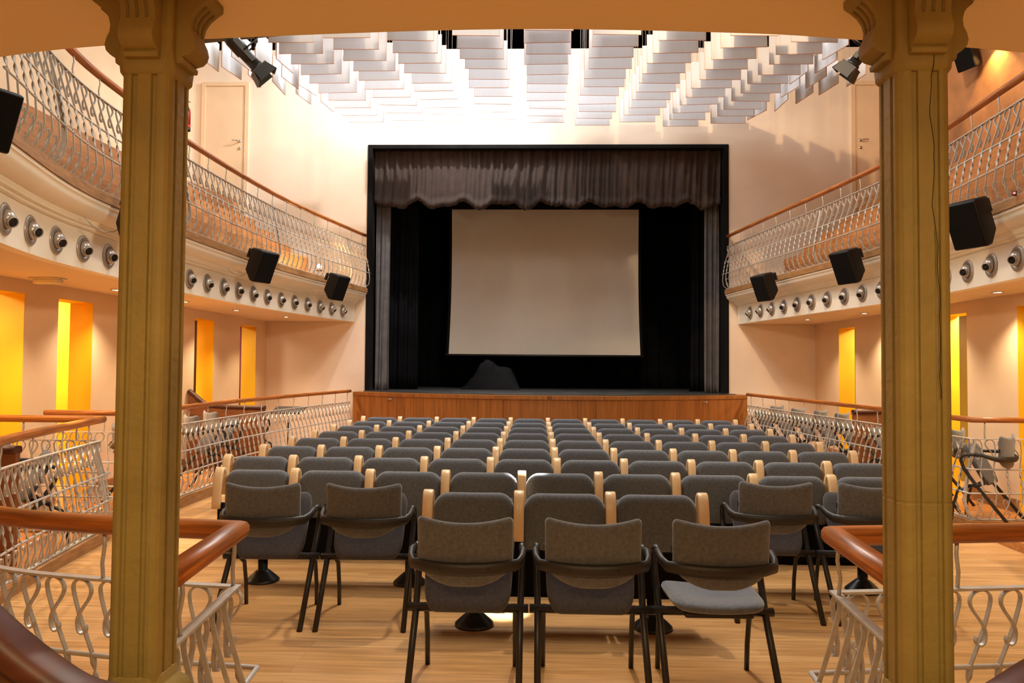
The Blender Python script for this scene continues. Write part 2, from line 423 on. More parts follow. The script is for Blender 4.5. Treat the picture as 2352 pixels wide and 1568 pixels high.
OR = [(5.3, 6.0), (7.55, 8.54), (9.52, 10.2), (11.1, 11.75), (12.8, 13.49)]
TW = .27
wall_x('wall_left', XL, -2, YS + .0, 0, 2.5, TW, OL, PLAST, YEL, 2.34)
wall_x('wall_right', XR, -2, YS + .0, 0, 2.5, TW, OR, PLAST, YEL, 2.34)
# what stands behind the openings: the corridor walls
struct(MB().box((-6.35, 8.0, 1.25), (.1, 6.6, 2.5)).build('wall_corridor_left', YEL))
struct(MB().box((-6.35, 12.95, 1.25), (.1, 3.3, 2.5)).build('wall_corridor_left', BRWN))
struct(MB().box((-5.88, 14.5, 1.72), (.82, .1, 1.56)).build('wall_corridor_left', PURP))
struct(MB().box((-5.88, 14.5, .47), (.82, .1, .94)).build('wall_corridor_left', BRWN))
struct(MB().box((6.35, 9.6, 1.25), (.1, 9.9, 2.5)).build('wall_corridor_right', OLV))
struct(MB().box((5.91, 14.5, 1.25), (.76, .1, 2.5)).build('wall_corridor_right', GRN))
for s, xw in ((-1, XL), (1, XR)):
    struct(MB().box((s * 5.9, 8, 2.53), (.95, 16, .04)).build('ceiling_corridor', CEILM))
    lamp('corridor_lamp', 'AREA', (s * 5.7, 9.9, 2.48), 48, (1, .86, .6), (s * 6.1, 9.9, 0), size=.3)
    lamp('corridor_lamp', 'AREA', (s * 5.9, 12.9, 2.48), 20, (1, .86, .6), (s * 5.9, 12.9, 0), size=.3)
    lamp('corridor_lamp', 'AREA', (s * 5.9, 6.8, 2.48), 18, (1, .86, .6), (s * 5.9, 6.8, 0), size=.3)
    segs = []
    prev = 3.0
    for a, b in (OL if s < 0 else OR) + [(YS, YS)]:
        if a > prev + .05: segs.append((prev, a))
        prev = b
    mb = MB()
    for a, b in segs: mb.box((xw - s * .012, (a + b) / 2, .16), (.024, b - a, .15))
    struct(mb.build('baseboard_left' if s < 0 else 'baseboard_right', NOSE))
# stage wall with the proscenium opening
PX0, PX1, PZ0, PZ1 = -3.28, 3.63, 1.15, 5.90
ZT = 7.77
mb = MB()
for x0, x1, z0, z1 in ((-7.2, PX0, 0, ZT), (PX1, 7.6, 0, ZT), (PX0, PX1, PZ1, ZT), (PX0, PX1, 0, PZ0)):
    mb.box(((x0 + x1) / 2, YS + .15, (z0 + z1) / 2), (x1 - x0, .3, z1 - z0))
struct(mb.build('wall_stage', PLASTW))
mb = MB()
mb.box((PX0 + .045, YS + .13, (PZ0 + PZ1) / 2 + .01), (.09, .30, PZ1 - PZ0 - .02)); mb.box((PX1 - .045, YS + .13, (PZ0 + PZ1) / 2 + .01), (.09, .30, PZ1 - PZ0 - .02))
mb.box(((PX0 + PX1) / 2, YS + .13, PZ1 - .035), (PX1 - PX0 - .18, .30, .07))
struct(mb.build('trim_2', BLKM))
# upper walls
struct(MB().box((UL - .1, 6, 5.45), (.2, 17.2, 4.65)).build('wall_upper_left', PLAST))
struct(MB().box((UR + .1, 6, 5.45), (.2, 17.2, 4.65)).build('wall_upper_right', STONE))
mb = MB(); mb.box((0, 18.9, 8.2), (18, .2, 3)); mb.box((-7.3, 16.7, 8.6), (.2, 4.4, 2)); mb.box((7.7, 16.7, 8.6), (.2, 4.4, 2)); struct(mb.build('wall_roof_void', BLKM))
mb = MB()
for x0, x1, y0, y1 in ((-7.3, -3.6, -2, 19), (3.4, 7.7, -2, 19), (-3.6, 3.4, -2, 9.2), (-3.6, 3.4, 13.9, 19)):
    mb.box(((x0 + x1) / 2, (y0 + y1) / 2, 9.3), (x1 - x0, y1 - y0, .1))
struct(mb.build('ceiling_roof', BLKM))
mb = MB()
ar = []
for k in range(25):
    a = math.pi * k / 24; ar.append((.18 + 1.1 * math.cos(a), 17.6, 7.75 + 1.02 * math.sin(a)))
mb.tube(ar, .07, 8)
ar = [(.18 + (x - .18) * .82, y, 7.75 + (z - 7.75) * .82) for x, y, z in ar]; mb.tube(ar, .04, 8)
mb.box((.18, 17.75, 8.0), (2.3, .1, 1.2))
struct(mb.build('trim_3', [BRONZ]))
# upper balconies: nosing, moulding, duct band, soffit, floor and tiers
PROF = [(.05, 3.10), (.05, 3.03)]
MOULD = [(.045, 3.028), (.045, 3.005), (.03, 2.998), (.028, 2.985), (.022, 2.965), (.012, 2.948), (-.004, 2.931), (-.025, 2.916), (-.05, 2.905), (-.078, 2.897), (-.11, 2.893), (-.112, 2.885), (-.125, 2.865), (-.125, 2.85), (-.16, 2.845), (-.16, 2.825), (-.185, 2.815)]
for side, c, xw, xu in ((1, LU, XL, UL), (-1, RU, XR, UR)):
    sg = -side
    zf = lambda y: 0
    o = sweep(c, side, [(.06, 3.115), (.06, 3.032), (-.08, 3.032), (-.08, 3.115)], zf).build('trim_4', NOSE); struct(o)
    o = sweep(c, side, MOULD + [(-.3, 2.815), (-.3, 3.028)], zf, smooth=True).build('trim_5', FASC); o.data.set_sharp_from_angle(angle=math.radians(28)); struct(o)
    o = sweep(c, side, [(-.19, 2.812), (-.20, 2.47), (-.3, 2.47), (-.3, 2.812)], zf).build('wall_duct_left' if side == 1 else 'wall_duct_right', FASC); struct(o)
    a = c.offset(-.25, side); b = [Vector((xw, p.y)) for p in a]
    mb = MB(); mb.prism([(p.x, p.y) for p in a] + [(xw, a[-1].y), (xw, a[0].y)], 2.475, 2.56); o = mb.build('ceiling_left' if side == 1 else 'ceiling_right', CEILM); struct(o)
    steps = [(.0, 3.05, 3.10), (.34, 3.1, 3.26), (.55, 3.1, 3.56), (.87, 3.1, 3.79), (1.19, 3.1, 4.01), (1.5, 3.1, 4.24), (1.85, 3.1, 4.60)]
    for k, (off, z0, z1) in enumerate(steps):
        ye = [14.6, 13.9, 13.6, 13.6, 13.6, 13.6, 13.6][k]
        q = [p for p in c.offset(-.08 - off, side) if p.y < ye and (p.x * sg < abs(xu) - .02)]
        poly = [(p.x, p.y) for p in q]
        lastx = q[-1].x + (q[-1].x - q[-2].x) / (q[-1].y - q[-2].y) * (ye - q[-1].y)
        poly += [(lastx, ye), (xu, ye), (xu, q[0].y)]
        o = MB().prism(poly, z0 if k == 0 else z1 - .34, z1).build('floor', TIER); struct(o)
# near balcony soffit above the camera
edge = catmull([(-4.3, 3.45), (-3.3, 3.0), (-2.4, 2.55), (-1.70, 2.345), (-1.32, 2.266), (-.82, 2.21), (-.08, 2.17), (.58, 2.205), (.92, 2.253), (1.48, 2.355), (2.2, 2.55), (3.2, 3.0), (4.3, 3.45)], 8)
mb = MB(); mb.prism([(p.x, p.y) for p in edge] + [(7.0, 3.45), (7.0, -2), (-6.6, -2), (-6.6, 3.45)], 2.60, 3.08)
struct(mb.build('ceiling_near', CEILN))
struct(MB().box((.2, -2.1, 4.6), (14.4, .2, 9.4)).build('wall_back', PLAST))
# doors on the upper gallery
def door(n, x0, x1, z0, z1, hx, hdir, y=YS):
    fr = MB(); t = .075
    fr.box((x0 + t / 2, y - .02, (z0 + z1) / 2), (t, .05, z1 - z0)); fr.box((x1 - t / 2, y - .02, (z0 + z1) / 2), (t, .05, z1 - z0)); fr.box(((x0 + x1) / 2, y - .02, z1 - t / 2), (x1 - x0 - 2 * t, .05, t))
    o = MB().box(((x0 + x1) / 2, y - .01, (z0 + z1 - t) / 2), (x1 - x0 - 2 * t, .03, z1 - z0 - t)).build('door_%d' % n, DOORM); struct(o)
    fr.build('door_frame', DOORM, o, bevel=.006)
    h = MB(); h.tube([(hx, y - .025, 5.97), (hx, y - .075, 5.97), (hx + hdir * .02, y - .085, 5.97), (hx + hdir * .13, y - .085, 5.975)], .011, 8)
    h.lathe([(.0, 0), (.026, 0), (.026, .008), (0, .008)], 16, 'Y', (hx, y - .035, 5.97))
    h.build('door_handle', STEEL, o)
    MB().lathe([(0, 0), (.026, 0), (.026, .01), (.012, .016), (0, .016)], 16, 'Y', (hx, y - .04, 5.83)).build('door_lock', STEEL, o)
door(1, -6.55, -5.62, 4.6, 7.13, -5.79, -1)
door(2, 5.93, 6.86, 4.6, 7.1, 6.10, 1)

# ------------------------------------------------------------------ stage
st = []
for k in range(25):
    t = k / 24; x = -3.40 + t * 7.25
    st.append((x, 14.15 - 1.25 * (1 - (2 * t - 1) ** 2)))
mb = MB(); mb.prism(st + [(3.85, YS - .005), (-3.40, YS - .005)], .0, 1.085); o = struct(mb.build('floor_stage_front', BAMBOO))
mb = MB(); mb.prism([(x, y - .02) for x, y in st] + [(3.85, YS - .01), (-3.40, YS - .01)], 1.087, 1.15); struct(mb.build('trim_6', BAMBOO))
mb = MB(); mb.prism([(x * .96 + .01, y + .2) for x, y in st] + [(3.55, 14.59), (-3.20, 14.59)], 1.151, 1.162); struct(mb.build('floor_stage_apron', STAGEM))
struct(MB().box((.2, 17.0, 1.13), (9.6, 4.2, .05)).build('floor_stage', STAGEM))
mb = MB(); mb.box((-4.5, 16.9, 4), (.1, 4.0, 6)); mb.box((4.9, 16.9, 4), (.1, 4.0, 6)); mb.box((.2, 18.85, 4), (9.4, .1, 6)); mb.box((.2, 16.9, 7.05), (9.4, 4.0, .1)); struct(mb.build('wall_stage_box', BLKM))
for x in (-2.42, 3.02):
    t = thing('fascia_latch', (x, 14.08 if False else 0, 0), '', '')
    D.objects.remove(t)
def latch(x, lab):
    y = 14.15 - 1.25 * (1 - (2 * ((x + 3.40) / 7.25) - 1) ** 2)
    r = thing('metal_latch', (x, y - .012, 1.04), lab, 'latch', 'latches on the stage front')
    MB().box((0, -.004, 0), (.08, .012, .014)).build('bolt', STEEL, r, bevel=.003); MB().lathe([(0, -.03), (.012, -.03), (.014, -.012), (.008, 0), (0, 0)], 10, 'Y', (.015, 0, 0)).build('knob', STEEL, r)
latch(-2.62, 'small metal latch near the left end of the wooden stage front')
latch(2.98, 'small metal latch near the right end of the wooden stage front')
mb = MB()
for x in (-2.66, -1.0, .7, 3.04):
    y = 14.15 - 1.25 * (1 - (2 * ((x + 3.40) / 7.25) - 1) ** 2); mb.box((x, y - .0015, .55), (.005, .003, 1.06))
struct(mb.build('trim_7', BRWN))
def drape(x0, x1, z0, z1, y, amp, wl, seed, nz=16, bottom=None, taper=None, gath=0, th=.012):
    rnd = random.Random(seed); nx = max(24, int((x1 - x0) / wl * 12)); ph = [rnd.uniform(0, 6.28) for _ in range(4)]
    def sheet(off):
        rows = []
        for j in range(nz + 1):
            v = j / nz; row = []
            for i in range(nx + 1):
                u = i / nx; x = x0 + (x1 - x0) * u
                zb = z0 + (bottom(x) if bottom else 0)
                z = z1 + (zb - z1) * v
                k = 2 * math.pi / wl; xx = x + .12 * wl * math.sin(k * x * .37 + ph[2]) + .5 * wl * math.sin(x * 2.1 + ph[3])
                a = amp * (.6 + .5 * v) * (1 + .35 * math.sin(x * 1.7 + ph[0]))
                yy = y + off + a * (abs(math.sin(k * xx / 2 + ph[1])) ** .8 - .5) + .35 * a * math.sin(k * xx * 1.9 + 3 * v + ph[2]) 
                if gath and v > .85: yy -= gath * math.sin((v - .85) / .15 * math.pi) ; 
                if taper: x = x0 + (x - x0) * taper(v) if True else x
                row.append((x, yy, z))
            rows.append(row)
        return rows
    mb = MB(); A = sheet(0); B = sheet(th)
    mb.loft(A, close=False, caps=False); mb.loft(B, close=False, caps=False)
    mb.loft([A[-1], B[-1]], close=False, caps=False)
    return mb
vb = lambda x: .05 * math.sin(x * 7.3) + .035 * math.sin(x * 13.1 + 1) - .03 * abs(math.sin(x * 4.1))
o = drape(-3.18, 3.54, 4.78, 5.83, 14.78, .075, .20, 3, 20, vb, gath=.05).build('stage_valance', CURT)
tag(o, 'pleated dark brown velvet valance across the top of the stage opening', 'curtain')
o = drape(-3.18, -2.90, 1.155, 4.9, 14.98, .07, .13, 11, 20, taper=lambda v: 1.0).build('side_curtain', LEGM)
tag(o, 'narrow grey velvet curtain hanging at the left edge of the stage', 'curtain', 'stage side curtains')
o = drape(3.26, 3.54, 1.155, 4.9, 14.98, .07, .12, 12, 20, taper=lambda v: 1.0).build('side_curtain', LEGM)
tag(o, 'narrow grey velvet curtain hanging at the right edge of the stage', 'curtain', 'stage side curtains')
o = drape(-3.3, -2.45, 1.155, 6.2, 15.7, .06, .2, 13).build('black_leg_curtain', BACKM)
tag(o, 'black curtain behind the left side curtain of the stage', 'curtain', 'black stage curtains')
o = drape(3.15, 4.2, 1.155, 6.2, 15.9, .06, .2, 14).build('black_leg_curtain', BACKM)
tag(o, 'black curtain behind the right side curtain of the stage', 'curtain', 'black stage curtains')
o = drape(-4.3, 4.7, 1.155, 6.6, 18.0, .10, .42, 15).build('black_backdrop', BACKM)
tag(o, 'black backdrop curtain across the back of the stage behind the screen', 'curtain', 'black stage curtains')
scn = thing('projection_screen', (.165, 16.5, 1.9), 'large blank projection screen with black border hanging over the stage', 'projection screen')
mb = MB(); rows = []; brd = []
for j in range(17):
    v = j / 16; z = v * 3.14; hw_ = 2.02 + .035 * (1 - v) ** 3 * 1.2 - .012 * math.sin(v * 3.14)
    rows.append([(-hw_, 0, z), (-hw_ * .5, .004, z), (0, .006, z), (hw_ * .5, .004, z), (hw_, 0, z)])
mb.loft(rows, close=False, caps=False); mb.loft([[(x, y + .012, z) for x, y, z in r] for r in rows], close=False, caps=False)
mb.build('screen_sheet', SCRM, scn)
mb = MB()
for s in (-1, 1):
    mb.loft([[(r[0 if s < 0 else -1][0] + s * a, -.004, r[0][2]) for a in (0, .055)] + [(r[0 if s < 0 else -1][0] + s * a, .012, r[0][2]) for a in (.055, 0)] for r in rows], smooth=False)
mb.build('black_border', BLKM, scn)
MB().box((0, 0, 3.3), (4.15, .02, .32)).build('black_border', BLKM, scn)
mb = MB(); mb.tube([(-2.13, 0, -.02), (2.14, 0, -.02)], .024, 10); mb.build('weight_bar', BLKP, scn)
mb = MB(); mb.tube([(-2.25, 0, 3.52), (2.25, 0, 3.52)], .07, 12); mb.build('screen_case', BLKP, scn)
mb = MB(); mb.tube([(-2.0, 0, 3.55), (-2.0, 0, 5.1)], .008, 6); mb.tube([(2.0, 0, 3.55), (2.0, 0, 5.1)], .008, 6); mb.build('hanging_cable', BLK, scn)
# something low under a black cloth on the stage
cl = MB(); rows = []
NX, NY = 44, 20
def ch(x):
    P = [(-.62, .0), (-.50, .12), (-.36, .28), (-.24, .50), (-.12, .61), (.02, .57), (.14, .46), (.30, .45), (.42, .42), (.50, .25), (.60, 0)]
    for (a, u), (b, v) in zip(P, P[1:]):
        if x <= b: return u + (v - u) * (x - a) / (b - a)
    return 0
for j in range(NY + 1):
    y = -.36 + .72 * j / NY; row = []
    for i in range(NX + 1):
        x = -.62 + 1.22 * i / NX
        d = min(1, (1 - (abs(y) / .36)) * 3.2 + .12 * math.sin(x * 23) * (1 - abs(y) / .36)); d = max(0, d)
        h = ch(x) * d ** .8 + .018 * math.sin(x * 31 + y * 17) * (d > .02) + .014 * math.sin(x * 53 - y * 29) * (d > .02)
        row.append((x, y, max(0, h)))
    rows.append(row)
cl.loft(rows, close=False, caps=False)
o = cl.build('draped_cloth', mat('charcoal_cloth', (.010, .010, .011), .85, var=.3, spec=.1), loc=(-.95, 16.3, 1.157)); tag(o, 'low object covered by a crumpled black cloth on the stage floor', 'cloth cover')

# ------------------------------------------------------------------ pillars
def pillar(x, y, lab, flip):
    r = thing('fluted_pillar', (x, y, 0), lab, 'pillar', 'foreground pillars')
    def prof(h, ch, fl=.007):
        side = [(-h + ch, -h), (-h * .52, -h), (-h * .49, -h + fl), (-h * .30, -h + fl), (-h * .27, -h), (h * .27, -h), (h * .30, -h + fl), (h * .49, -h + fl), (h * .52, -h), (h - ch, -h)]
        cc = [(h - ch * .55, -h + ch * .2), (h - ch * .2, -h + ch * .55)]
        out = []
        for k in range(4):
            ca, sa = [(1, 0), (0, 1), (-1, 0), (0, -1)][k]
            out += [(px * ca - py * sa, px * sa + py * ca) for px, py in side + cc]
        return out
    H = .0655
    mb = MB(); P = prof(H, .022)
    zs = [(.80, 1), (1.30, 1), (1.302, .985), (1.307, .985), (1.309, 1), (2.385, 1)]
    if not flip: zs = [(.80, 1), (2.385, 1)]
    mb.loft([[(a * k, b * k, z) for a, b in P] for z, k in zs], smooth=False); mb.build('shaft', COLM, r)
    sq = lambda h, z, c=.012: [(-h + c, -h, z), (h - c, -h, z), (h, -h + c, z), (h, h - c, z), (h - c, h, z), (-h + c, h, z), (-h, h - c, z), (-h, -h + c, z)]
    mb = MB(); mb.loft([sq(.0662, .845, .022), sq(.070, .82, .022), sq(.090, .795, .02), (sq(.094, .78, .02)), sq(.094, .70, .02), sq(.1, .68), sq(.1, 0)], smooth=False); mb.build('base', COLM, r, bevel=.003)
    mb = MB(); mb.loft([sq(.066, 2.375, .02), sq(.072, 2.385, .02), sq(.073, 2.40, .02), sq(.072, 2.42, .012), sq(.070, 2.44, .008), sq(.070, 2.60)], smooth=False)
    cap = mb.build('capital', COLM, r, bevel=.003)
    pf = [(.0, 2.412), (.022, 2.412), (.024, 2.424), (.018, 2.430), (.038, 2.436), (.049, 2.447), (.053, 2.462), (.049, 2.48), (.041, 2.497), (.039, 2.515), (.044, 2.535), (.056, 2.553), (.073, 2.568), (.09, 2.580), (.09, 2.60), (0, 2.60)]
    for k in range(4):
        R = Matrix.Rotation(math.pi / 2 * k, 3, 'Z')
        mb = MB(); wd = .044
        rings = []
        for xx in (-wd, wd): rings.append([tuple(R @ Vector((xx, -(.067 + o), z))) for o, z in pf])
        mb.loft(rings, smooth=False)
        b = mb.build('bracket', COLM, cap, bevel=.002)
        g = MB()
        for gx in (-.024, 0, .024):
            g.tube([tuple(R @ Vector((gx, -(.067 + o + .0005), z))) for o, z in [(.0395, 2.505), (.0385, 2.517), (.0435, 2.535), (.055, 2.552), (.072, 2.567)]], .0042, 6)
        g.build('groove', mat('groove_shade', (.20, .14, .035), .6) if 'groove_shade' not in D.materials else D.materials['groove_shade'], cap)
    return r
pillar(-1.012, 1.98, 'ochre fluted pillar with bracketed capital on the left of the view', False)
pr = pillar(.962, 1.98, 'ochre fluted pillar with a long crack and joint on the right of the view', True)
mb = MB(); rc = random.Random(4); pts = []
z = 2.41; x = .018
while z > 1.55:
    pts.append((x, -.0658 if z < 2.385 else -.0735, z)); z -= .025; x += rc.uniform(-.003, .0045)
    x = min(max(x, -.01), .03)
mb.tube(pts, .0009, 5); mb.build('crack', VHOLE, pr)

# ------------------------------------------------------------------ curved wooden partitions
def partition(name, lab, path, y0, th, zbot, group='curved wooden partitions', pm=None):
    """path = [(x, z)] of the cap, running across at depth y0"""
    P = catmull(path, 8)
    r = thing(name, (P[0].x, y0, 0), lab, 'partition', group)
    ox = P[0].x
    mb = MB(); n = len(P)
    a = [(p.x - ox, -th / 2, p.y - .03) for p in P]; b = [(p.x - ox, -th / 2, zbot) for p in P]
    c = [(p.x - ox, th / 2, p.y - .03) for p in P]; d = [(p.x - ox, th / 2, zbot) for p in P]
    mb.loft([[a[i], b[i], d[i], c[i]] for i in range(n)], smooth=False); mb.build('panel', pm or DWOOD, r)
    mb = MB(); rings = []
    for i, p in enumerate(P):
        q0 = P[max(i - 1, 0)]; q1 = P[min(i + 1, n - 1)]; t = (q1 - q0).normalized(); nn = Vector((-t.y, t.x))
        if nn.y < 0: nn = -nn
        pr_ = ell(0, 0, th + .05, .062, 14, .7)
        rings.append([(p.x - ox + nn.x * zz, oo, p.y + nn.y * zz) for oo, zz in pr_])
    mb.loft(rings); mb.build('cap_rail', CWOOD, r)
    return r
partition('curved_partition', 'dark wooden partition with sweeping cap, at the bottom left corner in front of the pillar', [(-1.55, 1.42), (-1.30, 1.22), (-1.12, 1.065), (-1.02, .99), (-.94, .945), (-.86, .93), (-.795, .932)], 1.58, .05, .2)
partition('curved_partition', 'dark wooden partition whose cap just shows at the bottom right corner', [(1.45, 1.37), (1.25, 1.19), (1.10, 1.075), (1.0, 1.015), (.93, .97), (.86, .94), (.78, .93)], 1.58, .05, .2)
partition('curved_partition', 'brown partition with humped cap between wall and railing of the left gallery', [(-5.18, 1.24), (-5.08, 1.16), (-4.93, 1.05), (-4.7, 1.01), (-4.03, .995)], 11.3, .05, .086, pm=GWOOD)
partition('curved_partition', 'low brown partition with rounded cap at the left edge behind the near railing', [(-5.18, 1.05), (-4.9, 1.0), (-4.5, .97), (-3.95, .97)], 5.75, .05, .086, pm=GWOOD)
partition('curved_partition', 'brown partition between wall and railing of the right gallery', [(5.23, 1.12), (5.0, 1.08), (4.7, 1.06), (4.35, 1.05)], 10.7, .05, .086, pm=GWOOD)

# ------------------------------------------------------------------ seats
def cushion(hw, z0, z1, yc, T, nx=14, nz=16, round_=.03):
    mb = MB(); rows = []
    def tz(v): return (1 - abs(2 * v - 1) ** 10) ** .5
    us = [math.sin(math.pi / 2 * (2 * i / nx - 1)) for i in range(nx + 1)]
    vs = [.5 - .5 * math.cos(math.pi * j / nz) for j in range(nz + 1)]
    for sgn in (-1, 1):
        R = []
        for v in vs:
            z = z0 + (z1 - z0) * v; w_ = hw(v)
            row = []
            for u in us:
                x = u * w_; t = T / 2 * ((1 - abs(u) ** 12) ** .5) * tz(v)
                top = z1_of(x, v, z) if False else z
                row.append((x, yc(x, top) + sgn * t, top))
            R.append(row)
        mb.loft(R, close=False, caps=False)
    return mb
PP = .56
def fs_hw(v):
    z = v; w_ = .252
    if z > .68: q = (z - .68) / .32; w_ = .252 - .10 * (1 - math.sqrt(max(0, 1 - q * q)))
    if z < .04: w_ -= .01 * (1 - z / .04)
    return w_
theatre = thing('theatre_chair', (0, 0, 0), 'x', 'theatre chair')
cushion(fs_hw, .505, .853, lambda x, z: .0 + .03 * (z - .5) * 0 - .02 * (x / .25) ** 2 * -1, .075).build('backrest', FAB, theatre)
cushion(lambda v: .235 * (1 - .06 * (1 - v)), .40, .80, lambda x, z: .115, .07).build('seat', FAB, theatre)
MB().box((0, .055, .36), (.50, .05, .26)).build('seat_shell', BLKM, theatre, bevel=.01)
def arm_mb():
    mb = MB(); pts = [(-.075, .575), (-.073, .62), (-.064, .70), (-.050, .77), (-.034, .825), (-.020, .848), (.0, .856), (.022, .845), (.04, .81), (.055, .74), (.065, .66)]
    rings = []
    for i, (y, z) in enumerate(pts):
        a = pts[max(0, i - 1)]; b = pts[min(len(pts) - 1, i + 1)]; t = Vector((b[0] - a[0], b[1] - a[1])).normalized(); n = Vector((-t.y, t.x))
        rings.append([(xx, y + n.x * q, z + n.y * q) for xx, q in ((-.031, -.011), (-.024, -.0145), (.024, -.0145), (.031, -.011), (.031, .011), (.024, .0145), (-.024, .0145), (-.031, .011))])
    return mb.loft(rings)
ARMME = simple_mesh(arm_mb(), BEECH, 'armrest')
LEGME = simple_mesh(MB().box((0, .02, .42), (.03, .07, .36)), BLKM, 'arm_bracket')
def add_me(nm, me, par, loc):
    o = D.objects.new(nm, me); COL.objects.link(o); o.parent = par; o.location = loc; return o
a = add_me('armrest', ARMME, theatre, (-PP / 2, 0, 0)); a['label'] = 'pale beech armrest'
add_me('arm_bracket', LEGME, theatre, (-PP / 2, 0, 0))
index_kids()
rowsY = [4.757, 5.66, 6.49, 7.34, 8.20, 9.05, 9.90, 10.745, 11.60]
rown = [3, 9, 10, 10, 10, 10, 10, 10, 10]
RN_ = ['short row nearest the camera', 'second row from the camera', 'third row from the camera', 'fourth row from the camera', 'fifth row', 'fourth row from the stage', 'third row from the stage', 'second row from the stage', 'row nearest the stage']
CEN = .32 * PP
first = True
for ri, (Y, n) in enumerate(zip(rowsY, rown)):
    x0 = CEN + .0 - (n - 1) / 2 * PP
    beam = thing('seat_row_frame', (CEN, Y, 0), 'black beam and pedestals under the %s' % RN_[ri], 'seat frame', 'seat row frames')
    MB().box((0, .135, .27), (n * PP - .08, .09, .16)).build('beam', BLKM, beam, bevel=.01)
    k = 0
    while k < n:
        mb = MB(); xx = -(n - 1) / 2 * PP + k * PP
        mb.lathe([(0, 0), (.125, 0), (.125, .012), (.115, .022), (.055, .075), (.05, .08), (.036, .085), (.036, .2), (0, .2)], 28, 'Z', (xx, .135, 0)); mb.build('pedestal', BLK, beam)
        k += 2
    for i in range(n):
        if first: s = theatre; first = False
        else: s = copy_tree(theatre)
        s.location = (x0 + i * PP, Y, 0)
        s['label'] = 'grey fixed theatre chair, %s from the left in the %s' % (ORD[i], RN_[ri])
        s['category'] = 'theatre chair'; s['group'] = 'fixed theatre chairs'
        if i == n - 1:
            a = add_me('armrest', ARMME, s, (PP / 2, 0, 0)); a['label'] = 'pale beech armrest'; add_me('arm_bracket', LEGME, s, (PP / 2, 0, 0))

# conference chairs
def conf_chair(fold=True):
    c = thing('linking_chair', (0, 0, 0), 'x', 'chair')
    def hw(v):
        if v < .42: q = 1 - v / .42; return .235 * math.sqrt(max(0, 1 - (q * .985) ** 2.2)) + .004
        if v > .90: q = (v - .90) / .10; return .238 - .028 * (1 - math.sqrt(max(0, 1 - q * q)))
        return .235 + .005 * (v - .42)
    def yc(x, z): return -.20 + .25 * (x ** 2) * 3.2 - .05 * (z - .6)
    mb = cushion(hw, .555, .90, yc, .045, nx=16, nz=20)
    mb.v = [(x, y, z - (.032 * (1 - min(1, abs(x) / .24) ** 2)) * max(0, (z - .75) / .15)) for x, y, z in mb.v]
    b = mb.build('backrest', FABB, c)
    MB().box((-.243, -.168, .745), (.004, .016, .035)).build('fabric_tag', BLK, b)
    # band across the back that runs on into both armrests
    band = [(-.275, .05, .69), (-.285, -.03, .695), (-.28, -.10, .675), (-.262, -.165, .66), (-.2, -.205, .657), (-.1, -.238, .655), (0, -.248, .654)]
    band = band + [(-x, y, z) for x, y, z in reversed(band[:-1])]
    mb = MB(); rings = []
    V = [Vector(p) for p in band]
    for i, p in enumerate(V):
        t = (V[min(i + 1, len(V) - 1)] - V[max(0, i - 1)]).normalized(); side = t.cross(Vector((0, 0, 1))).normalized(); up = side.cross(t)
        mid = min(1, max(0, (len(V) / 2 - abs(i - (len(V) - 1) / 2)) / 4))
        hh = .016 + .014 * mid; ww = .016
        rings.append([p + side * (ww * math.cos(q)) + up * (hh * math.sin(q)) for q in [2 * math.pi * k / 10 for k in range(10)]])
    mb.loft(rings); ab = mb.build('back_band', BLKP, c)
    for sx in (-.12, .12): MB().lathe([(0, 0), (.006, 0), (.006, .004), (0, .004)], 8, 'Y', (sx, -.2555, .655)).build('screw', BLKP, ab)
    for s in (-1, 1):
        mb = MB(); mb.tube([(s * .275, .04, .69), (s * .275, .13, .685), (s * .275, .185, .66), (s * .275, .20, .61), (s * .272, .17, .54), (s * .268, .045, .385), (s * .268, -.08, .24), (s * .27, -.29, .0)] if False else
            [(s * .275, .04, .692), (s * .277, .11, .69), (s * .277, .155, .67), (s * .277, .17, .63), (s * .275, .14, .54), (s * .270, .03, .38), (s * .270, -.27, .0)], [.017, .017, .017, .017, .018, .018, .017], 10)
        mb.build('rear_leg', BLK, c)
        mb = MB(); mb.tube([(s * .235, .05, .375), (s * .237, .12, .34), (s * .24, .20, .18), (s * .24, .27, 0)] if False else [(s * .24, .10, .37), (s * .24, .215, .30), (s * .24, .255, .15), (s * .24, .27, 0)], .014, 8)
        mb.build('front_leg', BLK, c)
    mb = MB(); mb.tube([(-.312, .03, .385), (.312, .03, .385)], .023, 12)
    mb.tube([(-.235, .03, .385), (-.235, .12, .37)], .014, 8); mb.tube([(.235, .03, .385), (.235, .12, .37)], .014, 8)
    mb.build('link_beam', BLK, c)
    def shw(v):
        q = 0
        if v < .3: q = 1 - v / .3; return .225 - .07 * (1 - math.sqrt(max(0, 1 - q * q)))
        if v > .8: q = (v - .8) / .2; return .235 - .05 * (1 - math.sqrt(max(0, 1 - q * q)))
        return .225 + .01 * (v - .3) * 2
    if fold:
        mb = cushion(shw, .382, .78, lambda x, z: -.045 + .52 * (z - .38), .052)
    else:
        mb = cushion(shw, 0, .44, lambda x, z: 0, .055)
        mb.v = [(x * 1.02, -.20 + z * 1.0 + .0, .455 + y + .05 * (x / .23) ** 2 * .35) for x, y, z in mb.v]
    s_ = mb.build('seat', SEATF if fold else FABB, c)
    if not fold:
        s_.data.materials[0] = FAB
        mb = MB(); mb.box((0, .01, .415), (.34, .30, .03)); mb.build('seat_pan', BLKP, c, bevel=.012)
        mb = MB(); mb.box((0, -.02, .395), (.2, .1, .02)); mb.build('hinge', BLKP, c, bevel=.004)
    return c
cf = conf_chair(True); cd = conf_chair(False)
index_kids()
